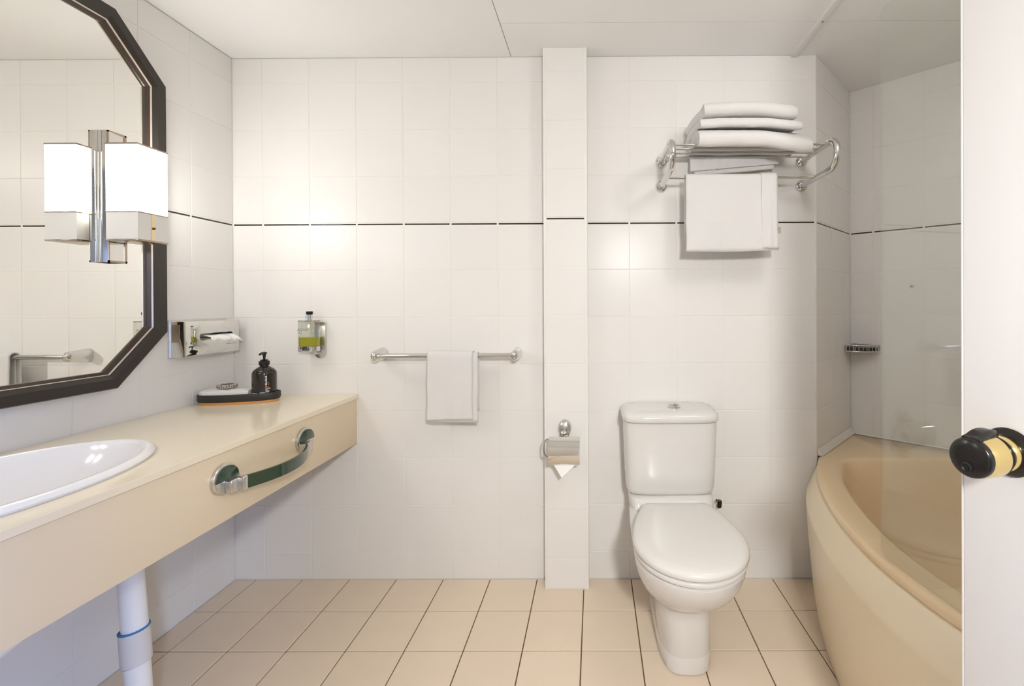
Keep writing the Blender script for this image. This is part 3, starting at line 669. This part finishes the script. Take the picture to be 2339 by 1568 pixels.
def folded(name, x0, x1, yfront, yback, z0, th, m, parent, seed, droop=0.0, rdroop=0.0, layers=2, skew=0.0, bow=0.0, nx=30, lens=None):
    """towel folded into stacked layers: ribbon zig-zag in the YZ plane swept along X"""
    path = []
    for l in range(layers):
        zc = z0 + th * (l + .5)
        ya, yb2 = (yback, yfront + th / 2) if l % 2 == 0 else (yfront + th / 2, yback)
        for i in range(11): path.append((ya + (yb2 - ya) * i / 10, zc))
        if l < layers - 1:
            s = -1 if l % 2 == 0 else 1
            for i in range(1, 8):
                a = -pi / 2 + pi * i / 8; path.append((yb2 + s * th * .5 * cos(a) * 1.05, zc + th * .5 + th * .5 * sin(a)))
    N = len(path); left = []; rightp = []
    for i in range(N):
        a = Vector(path[max(0, i - 1)]); b = Vector(path[min(N - 1, i + 1)]); t = (b - a).normalized(); nrm = Vector((-t.y, t.x))
        left.append(Vector(path[i]) + nrm * th * .49); rightp.append(Vector(path[i]) - nrm * th * .49)
    ring = left + rightp[::-1]
    rings = []
    for k in range(nx + 1):
        t = k / nx; x = x0 + (x1 - x0) * t; r = []
        endk = max(0, 1 - min(t, 1 - t) * nx / 1.6)
        cz = z0 + th * layers / 2
        for y, z in ring:
            d = droop * sstep(-0.185, -0.25, y) + rdroop * sstep(0.55, 1.0, t) * sstep(-0.12, -0.25, y)
            zz_ = cz + (z - cz) * (1 - 0.10 * endk) - d + bow * (1 - (2 * t - 1) ** 2)
            nz = 0.0055 * noise.noise((x * 9 + seed, y * 9, z * 9 + seed)) + 0.0016 * noise.noise((x * 60, y * 60, z * 60 + seed))
            r.append((x + skew * (y - yfront) + 0.004 * noise.noise((y * 20, z * 40, seed + 5)), y + nz, zz_ + nz))
        rings.append(r)
    mb = MB(); mb.loft(rings, False, False)
    R_ = len(ring)
    for base_i in (0, nx * R_):
        mb.f += [(base_i + i, base_i + i + 1, base_i + R_ - 2 - i, base_i + R_ - 1 - i) for i in range(N - 1)]
    return mb.build(name, m, parent, angle=75)
TS = 'white bath towels stacked on the rack'
z_b = ZU + 0.0052
bt = empty('bath_towel', (2.13, -0.13, z_b), 'thick folded white bath towel at the bottom of the rack stack', 'towel', TS)
folded('folded_layers', 1.928, 2.345, -0.244, -0.030, z_b, 0.0295, 'terry', bt, 2.0, droop=0.024, rdroop=0.028, bow=0.0)
# trailing ribbed edge of the bottom towel hanging behind the rear bar
rows = []
for i in range(9):
    s = i / 8; r = []
    for j in range(31):
        u = j / 30; x = 1.935 + 0.375 * u - 0.01 * s * u
        zb_ = ZU + 0.004 - (0.061 - 0.030 * u) * s
        r.append((x, -0.052 - 0.006 * s + 0.002 * sin(60 * u), zb_ + 0.001 * sin(90 * u) * s))
    rows.append(r)
vs = [p for r in rows for p in r]; fs = [(i * 31 + j, i * 31 + j + 1, (i + 1) * 31 + j + 1, (i + 1) * 31 + j) for i in range(8) for j in range(30)]
te = MB().add(vs, fs).build('trailing_edge', 'terry_rib', bt, angle=80); md = te.modifiers.new('t', 'SOLIDIFY'); md.thickness = 0.006
rows = []
for i in range(4):
    s = i / 3; rows.append([(1.955 + 0.33 * j / 30, -0.046, ZU - 0.020 - (0.046 - 0.023 * j / 30) * s - 0.004 * sin(pi * j / 30)) for j in range(31)])
vs = [p for r in rows for p in r]; fs = [(i * 31 + j, i * 31 + j + 1, (i + 1) * 31 + j + 1, (i + 1) * 31 + j) for i in range(3) for j in range(30)]
te = MB().add(vs, fs).build('trailing_edge', 'terry_rib', bt, angle=80); md = te.modifiers.new('t', 'SOLIDIFY'); md.thickness = 0.005
z_m = z_b + 0.062
mt = empty('bath_towel', (2.13, -0.13, z_m), 'thin folded white bath towel in the middle of the rack stack', 'towel', TS)
folded('folded_layers', 1.936, 2.312, -0.236, -0.035, z_m - .0005, 0.0175, 'terry', mt, 5.0, droop=0.014, rdroop=0.008, bow=0.004)
z_t = z_m + 0.038
tt = empty('bath_towel', (2.13, -0.13, z_t), 'loosely folded white bath towel on top of the rack stack', 'towel', TS)
folded('folded_layers', 1.952, 2.300, -0.222, -0.030, z_t, 0.0265, 'terry', tt, 9.0, droop=0.004, rdroop=0.010, bow=0.006, skew=0.03)
for parent_, pts_, rr_ in ((tt, [(1.978, -0.200, z_t + .026), (1.962, -0.15, z_t + .024), (1.948, -0.10, z_t + .016), (1.930, -0.05, z_t + .000)], [0.021, 0.024, 0.024, 0.015]),
                          (mt, [(1.948, -0.21, z_m + .016), (1.938, -0.15, z_m + .012), (1.928, -0.10, z_m + .002), (1.922, -0.06, z_m - .012)], [0.012, 0.015, 0.014, 0.007])):
    pp_ = catmull(pts_, 6); nn_ = len(pp_); rad_ = [rr_[min(3, int(k * 3 / (nn_ - 1)))] * (1 - (k * 3 / (nn_ - 1)) % 1) + rr_[min(3, int(k * 3 / (nn_ - 1)) + 1)] * ((k * 3 / (nn_ - 1)) % 1) for k in range(nn_)]
    MB().tube(pp_, rad_, 18).build('loose_fold', 'terry', parent_, angle=80)
hb = empty('hanging_towel', (2.08, -0.134, 1.38), 'wide white towel hanging from the lower bar of the chrome rack', 'towel')
drape('inner_layer', 1.905, 2.2605, -0.134, ZL, 0.0075, 1.382, 1.45, 0.004, 'terry', hb, 2.2, 0.002, nx=34)
drape('outer_layer', 1.8985, 2.2540, -0.134, ZL, 0.0130, 1.3775, 1.44, 0.0045, 'terry', hb, 3.0, 0.004, nx=34)
drape('fold_flap', 2.193, 2.2550, -0.134, ZL, 0.0172, 1.384, 1.60, 0.003, 'terry', hb, 1.0, 0.003, nx=10)
MB().box((2.2555, -0.150, 1.445), (2.270, -0.1485, 1.470)).build('care_tag', 'soap_wrap', hb)

# ------------------------------------------------------------------ toilet
TX = 1.834
to_ = empty('toilet', (TX, -0.30, 0), 'white close-coupled toilet with closed lid against the back wall', 'toilet')
def egg(hw, yf, yb, y0, z, pf=2.0, pb_=3.2, n=56, cx=TX, hwb=None):
    out = []
    for k in range(n):
        a = 2 * pi * k / n; c, s = cos(a), sin(a)
        p = pf if s < 0 else pb_
        x = (abs(c) ** (2 / p)) * (1 if c >= 0 else -1); y = (abs(s) ** (2 / p)) * (1 if s >= 0 else -1)
        w_ = hw
        if s > 0 and hwb is not None: w_ = hw + (hwb - hw) * sstep(0, 1, y)
        out.append((cx + w_ * x, y0 + (y0 - yf) * y if s < 0 else y0 + (yb - y0) * y, z))
    return out
E_ = egg
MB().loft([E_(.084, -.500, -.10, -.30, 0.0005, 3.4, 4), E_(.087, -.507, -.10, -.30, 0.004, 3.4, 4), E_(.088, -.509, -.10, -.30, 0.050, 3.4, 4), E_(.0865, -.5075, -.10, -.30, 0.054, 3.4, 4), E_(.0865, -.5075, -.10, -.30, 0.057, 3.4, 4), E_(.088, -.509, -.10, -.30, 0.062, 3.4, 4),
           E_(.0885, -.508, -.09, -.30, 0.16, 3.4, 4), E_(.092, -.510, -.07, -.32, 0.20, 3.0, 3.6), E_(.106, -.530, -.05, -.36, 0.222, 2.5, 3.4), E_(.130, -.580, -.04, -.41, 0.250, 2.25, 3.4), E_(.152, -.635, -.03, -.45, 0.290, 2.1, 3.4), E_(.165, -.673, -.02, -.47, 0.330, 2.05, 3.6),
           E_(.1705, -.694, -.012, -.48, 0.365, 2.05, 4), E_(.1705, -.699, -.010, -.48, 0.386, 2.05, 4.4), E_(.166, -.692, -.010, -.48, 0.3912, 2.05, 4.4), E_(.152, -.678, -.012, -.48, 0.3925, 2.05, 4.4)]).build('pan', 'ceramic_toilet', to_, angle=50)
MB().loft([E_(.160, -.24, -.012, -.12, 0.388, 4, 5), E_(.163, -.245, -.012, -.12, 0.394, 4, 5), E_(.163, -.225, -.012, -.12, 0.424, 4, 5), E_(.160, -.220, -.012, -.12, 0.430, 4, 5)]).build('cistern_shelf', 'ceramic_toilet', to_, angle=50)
SEAT = dict(hwb=0.128)
def sring(d, z, yb=-.262):
    """closed outline: half ellipse in front, sides drawing in to a flat hinge edge with small corners"""
    hw, hb_, y0, yf = .1735 + d, .126 + d, -.505, -.703 - d; rc = 0.022; out = []
    for k in range(25):
        a = -pi * k / 24; out.append((TX + hw * cos(a), y0 + (y0 - yf) * sin(a)))
    side = []
    for k in range(1, 13):
        t = k / 12; y = y0 + (yb - rc - y0) * t; side.append((hw + (hb_ - hw) * (t ** 1.7), y))
    for k in range(1, 6):
        a = pi / 2 * k / 5; side.append((hb_ - rc + rc * cos(a), yb - rc + rc * sin(a)))
    out += [(TX - x, y) for x, y in side]
    out += [(TX + x, y) for x, y in side[::-1]]
    return [(x, y, z) for x, y in out]
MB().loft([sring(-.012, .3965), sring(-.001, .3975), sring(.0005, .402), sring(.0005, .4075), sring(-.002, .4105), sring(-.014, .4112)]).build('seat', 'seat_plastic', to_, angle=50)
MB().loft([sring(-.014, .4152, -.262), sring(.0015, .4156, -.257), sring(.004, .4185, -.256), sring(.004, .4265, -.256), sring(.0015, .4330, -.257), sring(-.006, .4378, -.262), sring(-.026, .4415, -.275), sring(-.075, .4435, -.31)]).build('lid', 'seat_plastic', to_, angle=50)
for sx in (-0.075, 0.075): MB().lathe([(0.011, 0), (0.012, 0.002), (0.012, 0.030), (0.010, 0.034)], (TX + sx - 0.015, -.247, .412), (1, 0, 0), 16).build('hinge', 'seat_plastic', to_)
def cring(hw, yf, z, p=5.0):
    out = []
    n = 56
    for k in range(n):
        a = 2 * pi * k / n; c, s = cos(a), sin(a); p_ = p if s < 0 else 12
        x = (abs(c) ** (2 / p_)) * (1 if c >= 0 else -1); y = (abs(s) ** (2 / p_)) * (1 if s >= 0 else -1)
        out.append((TX + hw * x, -.09 + (-.09 - yf) * y if s < 0 else -.09 + .082 * y, z))
    return out
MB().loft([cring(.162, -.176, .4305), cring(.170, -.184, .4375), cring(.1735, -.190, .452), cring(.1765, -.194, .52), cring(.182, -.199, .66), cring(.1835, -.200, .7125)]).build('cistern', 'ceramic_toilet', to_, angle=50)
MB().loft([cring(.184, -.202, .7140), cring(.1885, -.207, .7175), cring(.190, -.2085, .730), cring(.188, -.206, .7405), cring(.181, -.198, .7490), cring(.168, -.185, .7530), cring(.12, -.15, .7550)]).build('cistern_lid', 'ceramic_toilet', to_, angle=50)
MB().lathe([(0.0265, 0), (0.0265, 0.004), (0.0225, 0.0075), (0.0195, 0.008), (0.0195, 0.014), (0.014, 0.0185), (0.001, 0.020)], (1.856, -.105, .7548), (0, 0, 1), 32).build('flush_button', 'chrome', to_)
# black stop valve behind the pan
sv = empty('stop_valve', (2.058, -0.001, 0.335), 'small black water stop valve on the wall beside the toilet', 'valve')
MB().lathe([(0.012, 0.0005), (0.012, 0.004), (0.006, 0.006), (0.006, 0.04)], (2.056, 0, 0.328), (0, -1, 0), 16).build('valve_body', 'chrome', sv)
MB().lathe([(0.007, 0), (0.0095, 0.004), (0.0095, 0.026), (0.007, 0.031)], (2.056, -0.034, 0.318), (0.08, 0, 1), 14).build('valve_handle', 'black_plastic', sv)

# ------------------------------------------------------------------ corner bath
TCX = CA; TZ = 0.52
L_out = [(2.4930, 0.010), (2.4050, -0.150), (2.3420, -0.310), (2.2910, -0.500), (2.2650, -0.680), (2.2650, -0.830), (2.2920, -0.995), (2.3600, -1.170), (2.4800, -1.320), (2.6300, -1.415), (TCX, -1.450)]
curve = catmull([(x, y, 0) for x, y in L_out], 8)
left_c = [(p.x, p.y) for p in curve]
outer_poly = [(CA, CB - 0.004)] + [(x, y) for x, y in left_c] + [(2 * TCX - x, y) for x, y in left_c[::-1][1:]]
L_in = [(2.610, -0.028), (2.566, -0.045), (2.5350, -0.085), (2.4850, -0.175), (2.4345, -0.290), (2.3866, -0.455), (2.3550, -0.620), (2.3480, -0.755), (2.3620, -0.910), (2.4250, -1.080), (2.5300, -1.220), (2.6600, -1.310), (TCX, -1.340)]
ci = catmull([(x, y, 0) for x, y in L_in], 6); left_i = [(p.x, p.y) for p in ci]
inner_poly = left_i + [(2 * TCX - x, y) for x, y in left_i[::-1][1:]]
OC = (TCX, -0.55)
def radial(poly, th):
    dx, dy = cos(th), sin(th); best = 0
    for (ax, ay), (bx_, by_) in zip(poly, poly[1:] + poly[:1]):
        ex, ey = bx_ - ax, by_ - ay; den = dx * ey - dy * ex
        if abs(den) < 1e-12: continue
        t = ((ax - OC[0]) * ey - (ay - OC[1]) * ex) / den; u = ((ax - OC[0]) * dy - (ay - OC[1]) * dx) / den
        if t > 0 and -1e-9 <= u <= 1 + 1e-9: best = max(best, t)
    return best
NT = 240
ths = [2 * pi * k / NT + pi / 2 for k in range(NT)]
ro = [radial(outer_poly, t) for t in ths]; ri = [radial(inner_poly, t) for t in ths]
# smooth the inner corners
for _ in range(3): ri = [(ri[k - 1] + 2 * ri[k] + ri[(k + 1) % NT]) / 4 for k in range(NT)]
ringp = lambda rad, z: [(OC[0] + r * cos(t), OC[1] + r * sin(t), z) for r, t in zip(rad, ths)]
tub = empty('corner_bath', (TCX, -0.55, 0), 'beige acrylic corner bath with a bowed front panel', 'bath')
rg = [ringp([r - .016 for r in ro], TZ - .026), ringp([r - .004 for r in ro], TZ - .026), ringp([r - .0005 for r in ro], TZ - .021), ringp(ro, TZ - .010), ringp([r - .004 for r in ro], TZ - .003), ringp([r - .012 for r in ro], TZ)]
for d, z in ((0.010, 0), (0.004, -.0008), (-0.003, -.004), (-0.010, -.013), (-0.016, -.035), (-0.028, -.10), (-0.045, -.18), (-0.065, -.26), (-0.09, -.31), (-0.13, -.345), (-0.20, -.362), (-.27, -.366)):
    rg.append(ringp([max(.03, r + d * (1.35 if z < -.05 else 1)) for r in ri], TZ + z))
MB().loft(rg, False, True).build('bath_shell', 'tub_acrylic', tub, angle=50)
# bowed front panel below the rim
def offs(d):
    P = left_c + [(2 * TCX - x, y) for x, y in left_c[::-1][1:]]; out = []
    for i in range(len(P)):
        a, b = Vector(P[max(0, i - 1)]), Vector(P[min(len(P) - 1, i + 1)]); t = (b - a).normalized(); nn = Vector((t.y, -t.x))
        q = Vector(P[i]) + nn * d
        out.append((q.x, min(q.y, -0.0030)))
    return out
c0 = Vector(left_c[40]); tst = offs(0.05)[40]
sg = 1 if tst[0] < c0.x else -1
sec = [(-.016, .4945), (-.008, .4938), (.001, .490), (.006, .483), (.0345, .414), (.0365, .4085), (.0372, .403), (.0365, .396), (.030, .28), (.016, .12), (.002, .012), (.000, .0006)]
rows = [[(x, y, z) for x, y in offs(sg * d)] for d, z in sec]
po = MB().loft(rows, False, False, closed=False).build('front_panel', 'tub_panel', tub, angle=16)
md = po.modifiers.new('t', 'SOLIDIFY'); md.thickness = 0.004; md.offset = -1
# waste and sealant strip
MB().lathe([(0.030, 0), (0.030, 0.003), (0.022, 0.004), (0.018, 0.001)], (2.585, -0.985, TZ - .3655), (0, 0, 1), 28).build('waste_ring', 'tub_acrylic', tub)
sl = MB()
q0 = P0 + aL * 0.010; q1 = PC - aL * 0.004
a_, b_ = q0 + nL * .001, q1 + nL * .001
sl.loft([[(a_.x, a_.y, TZ + .030), (a_.x + nL.x * .004, a_.y + nL.y * .004, TZ + .030), (a_.x + nL.x * .018, a_.y + nL.y * .018, TZ + .0015), (a_.x, a_.y, TZ + .0015)],
         [(b_.x, b_.y, TZ + .030), (b_.x + nL.x * .004, b_.y + nL.y * .004, TZ + .030), (b_.x + nL.x * .018, b_.y + nL.y * .018, TZ + .0015), (b_.x, b_.y, TZ + .0015)]])
sl.build('seal_strip', 'sealant', tub, smooth=False)
sl = MB(); a_, b_ = PC + nR * .001 + aR * .02, PE + nR * .001
sl.loft([[(a_.x, a_.y, TZ + .006), (a_.x + nR.x * .005, a_.y + nR.y * .005, TZ + .0012), (a_.x, a_.y, TZ + .0012)], [(b_.x, b_.y, TZ + .006), (b_.x + nR.x * .005, b_.y + nR.y * .005, TZ + .0012), (b_.x, b_.y, TZ + .0012)]])
sl.build('seal_bead', 'sealant', tub, smooth=False)

# glass screen standing on the rim
SD = Vector((0.135, -1, 0)).normalized(); S0 = Vector((2.2765, -0.762, 0)); SN = Vector((SD.y, -SD.x, 0))
scr = empty('bath_screen', (S0.x, S0.y, TZ), 'clear frameless glass screen standing on the bath rim', 'shower screen')
def scr_outline(L, z0, z1, r):
    out = []
    for cx_, cz_, a0 in ((r, z0 + r, pi), (L - .002, z0, -1), (L - .002, z1, -1), (r, z1 - r, pi / 2)):
        if a0 == -1: out.append((cx_, cz_))
        else:
            seq = [a0 + pi / 2 * k / 6 for k in range(7)]
            out += [(cx_ + r * cos(a), cz_ + r * sin(a)) for a in seq]
    return out
ol = scr_outline(0.62, TZ + .0015, 1.925, 0.022)
f0 = [tuple(S0 + SD * u + SN * .003 + Vector((0, 0, z))) for u, z in ol]; f1 = [tuple(S0 + SD * u - SN * .003 + Vector((0, 0, z))) for u, z in ol]
go = MB().loft([f0, f1]).build('glass_pane', 'screen_glass', scr, smooth=False)
# corner wire caddy
cz0 = 0.936
cad = empty('corner_caddy', (CA, CB - 0.03, cz0), 'small chrome wire corner caddy above the bath', 'caddy')
qa = PC + aL * -0.10 + nL * .006; qb = PC + aR * 0.128 + nR * .006; qc = PC + nL * .006 + nR * .006
def pz(p, z): return (p.x, p.y, z)
mid = (qa + qb) / 2 + Vector((0, -0.035, 0))
for z_, r_ in ((cz0 + .032, .0032), (cz0 + .002, .0025)):
    MB().tube([pz(qc, z_), pz(qa, z_)], r_, 10).build('rim_wire', 'chrome', cad); MB().tube([pz(qc, z_), pz(qb, z_)], r_, 10).build('rim_wire', 'chrome', cad)
    fp = catmull([qa, qa * .62 + mid * .38 + Vector((0, -.012, 0)), mid, qb * .62 + mid * .38 + Vector((0, -.012, 0)), qb], 6)
    MB().tube([pz(p, z_) for p in fp], r_, 10).build('front_wire', 'chrome', cad)
for k in range(15):
    p = fp[int(k * (len(fp) - 1) / 14)]; MB().tube([pz(p, cz0 + .002), pz(p, cz0 + .032)], .0014, 6).build('upright_wire', 'chrome', cad)
for k in range(1, 9):
    t = k / 9; a1 = qa + (qc - qa) * t if t < .5 else qc + (qb - qc) * (2 * t - 1)
    MB().tube([pz(qc + (qb - qc) * t, cz0 + .002), pz(fp[int((0.05 + .9 * t) * (len(fp) - 1))], cz0 + .002)], .0014, 6).build('base_wire', 'chrome', cad)
bt_ = [qc, qa * .93 + qc * .07] + [p * .96 + qc * .04 for p in fp[4:-3]] + [qb * .93 + qc * .07]
MB().loft([[pz(p, cz0 + .005) for p in bt_], [pz(p, cz0 + .020) for p in bt_]]).build('drip_tray', 'caddy_reflected_dark', cad)
# small chrome wall hook behind the screen
hp = PC + aR * 0.255
hk = empty('wall_hook', (hp.x, hp.y, 1.24), 'tiny round chrome hook on the tiled wall behind the screen', 'hook')
MB().lathe([(0.0085, 0.0006), (0.0085, 0.006), (0.0065, 0.008)], (hp.x, hp.y, 1.247), tuple(nR), 20).build('hook_disc', 'chrome', hk)
MB().lathe([(0.0045, 0.0078), (0.0045, 0.012), (0.003, 0.013)], (hp.x, hp.y, 1.247), tuple(nR), 14).build('hook_pin', 'hook_dark', hk)

# ------------------------------------------------------------------ open door with knob
DN = Vector((-0.953, -0.303, 0)).normalized(); DT = Vector((-DN.y, DN.x, 0))    # DT points from hinge toward free edge
if DT.y < 0: DT = -DT
RC = Vector((2.107, -1.309, 0.968))
fe = RC + DT * 0.058; hg = RC - DT * 0.70
door = struct(slab((fe.x, fe.y, 0), (hg.x, hg.y, 0), DN, 0.036, 0.012, 2.04).build('door_1', 'door_paint', bevel=0.0015))
door['label'] = 'white painted door standing open at the right'
pf = [fe + DT * .0002, fe - DN * .036 + DT * .0002, fe - DN * .036 + DT * .0032, fe + DT * .0032]
MB().loft([[(p.x, p.y, 0.012) for p in pf], [(p.x, p.y, 2.04) for p in pf]]).build('edge_lipping', 'door_edge', door, bevel=0.0008)
MB().lathe([(0.0325, 0.0004), (0.033, 0.002), (0.031, 0.005), (0.0255, 0.0085), (0.0225, 0.0095)], RC, DN, 48).build('rosette', 'black_plastic', door)
k0 = MB().lathe([(0.0225, 0.0085), (0.0240, 0.0125), (0.0240, 0.0245), (0.0228, 0.026), (0.0205, 0.027), (0.0205, 0.030), (0.0235, 0.031), (0.0268, 0.034), (0.0282, 0.043), (0.0280, 0.056), (0.0272, 0.066), (0.0265, 0.070), (0.022, 0.0715)], RC, DN, 48).build('knob', 'brass', door)
MB().lathe([(0.0205, 0.0262), (0.0238, 0.0265), (0.0238, 0.0302), (0.0205, 0.0306)], RC, DN, 48).build('groove_ring', 'black_plastic', k0)
MB().lathe([(0.0262, 0.0692), (0.0266, 0.072), (0.0258, 0.0765), (0.0235, 0.0785), (0.010, 0.0790), (0.001, 0.0790)], RC, DN, 48).build('front_disc', 'black_plastic', k0)
up_ = Vector((0, 0, 1)); sd_ = DN.cross(up_)
kc = RC + DN * 0.079 - up_ * 0.0125 + sd_ * 0.001
MB().lathe([(0.0068, 0.0), (0.0068, 0.0022), (0.0052, 0.003), (0.0042, 0.0012)], kc, DN, 24).build('key_cylinder', 'black_rubber', k0)
# thumb lever on top of the knob
rings = []
for i in range(13):
    s = i / 12; h = 0.033 + 0.0425 * s
    w_ = 0.0118 * (1 - 0.35 * (1 - s) ** 2) ; top = 0.0285 + 0.0075 * sin(pi * min(1, 0.18 + s * .92)) ** .8; low = 0.0245
    o_ = RC + DN * h
    prof_ = [(-w_, low), (-w_, top - .004), (-w_ * .72, top), (w_ * .72, top), (w_, top - .004), (w_, low)]
    rings.append([o_ + sd_ * a + up_ * b for a, b in prof_])
MB().loft(rings).build('thumb_lever', 'black_plastic', k0, bevel=0.0008)

# ------------------------------------------------------------------ added fill globe, unseen above the frame, brightens alcove, bath and ceiling
mat('fill_globe_glass', (0.95, 0.92, 0.88, 1), 0.5, emit=((1.0, 0.985, 0.955, 1), 11.0))
cl = empty('fill_globe', (2.30, -1.10, 1.93), 'unseen frosted globe added above the frame as fill light', 'added fill light')
GC = (2.30, -1.10, 2.05); RG = 0.12
MB().lathe([(max(0.001, RG * sin(pi * k / 18)), RG - RG * cos(pi * k / 18)) for k in range(18)], (GC[0], GC[1], GC[2] - RG), (0, 0, 1), 32).build('globe', 'fill_globe_glass', cl)
MB().lathe([(0.03, 0), (0.03, 0.06), (0.065, 0.066), (0.065, 0.0715)], (GC[0], GC[1], CEIL - 0.072), (0, 0, 1), 28).build('stem', 'chrome', cl)

# ------------------------------------------------------------------ sub-parts move under the part they belong to
def under(thing, part, names):
    p = next(c for c in thing.children if c.name.split('.')[0] == part)
    for c in list(thing.children):
        if c.name.split('.')[0] in names: c.parent = p
under(to_, 'cistern', ('cistern_lid', 'flush_button'))
under(pb, 'bottle_body', ('foot_label', 'foot_marks', 'white_print', 'orange_print'))
under(pb, 'pump_collar', ('pump_stem', 'pump_spout'))
under(ds, 'bottle', ('liquid', 'bottle_lid', 'front_print', 'small_print'))
under(ds, 'chrome_base', ('base_print',))
under(bas, 'bowl', ('drain', 'overflow_ring'))
under(wp, 'collar', ('blue_ring', 'primer_ring'))
under(soap, 'wrapped_bar', ('paper_seal', 'printed_marks'))
under(th_, 'cover', ('engraved_line', 'bronze_notch'))
under(tub, 'bath_shell', ('waste_ring',))
under(sv, 'valve_body', ('valve_handle',))
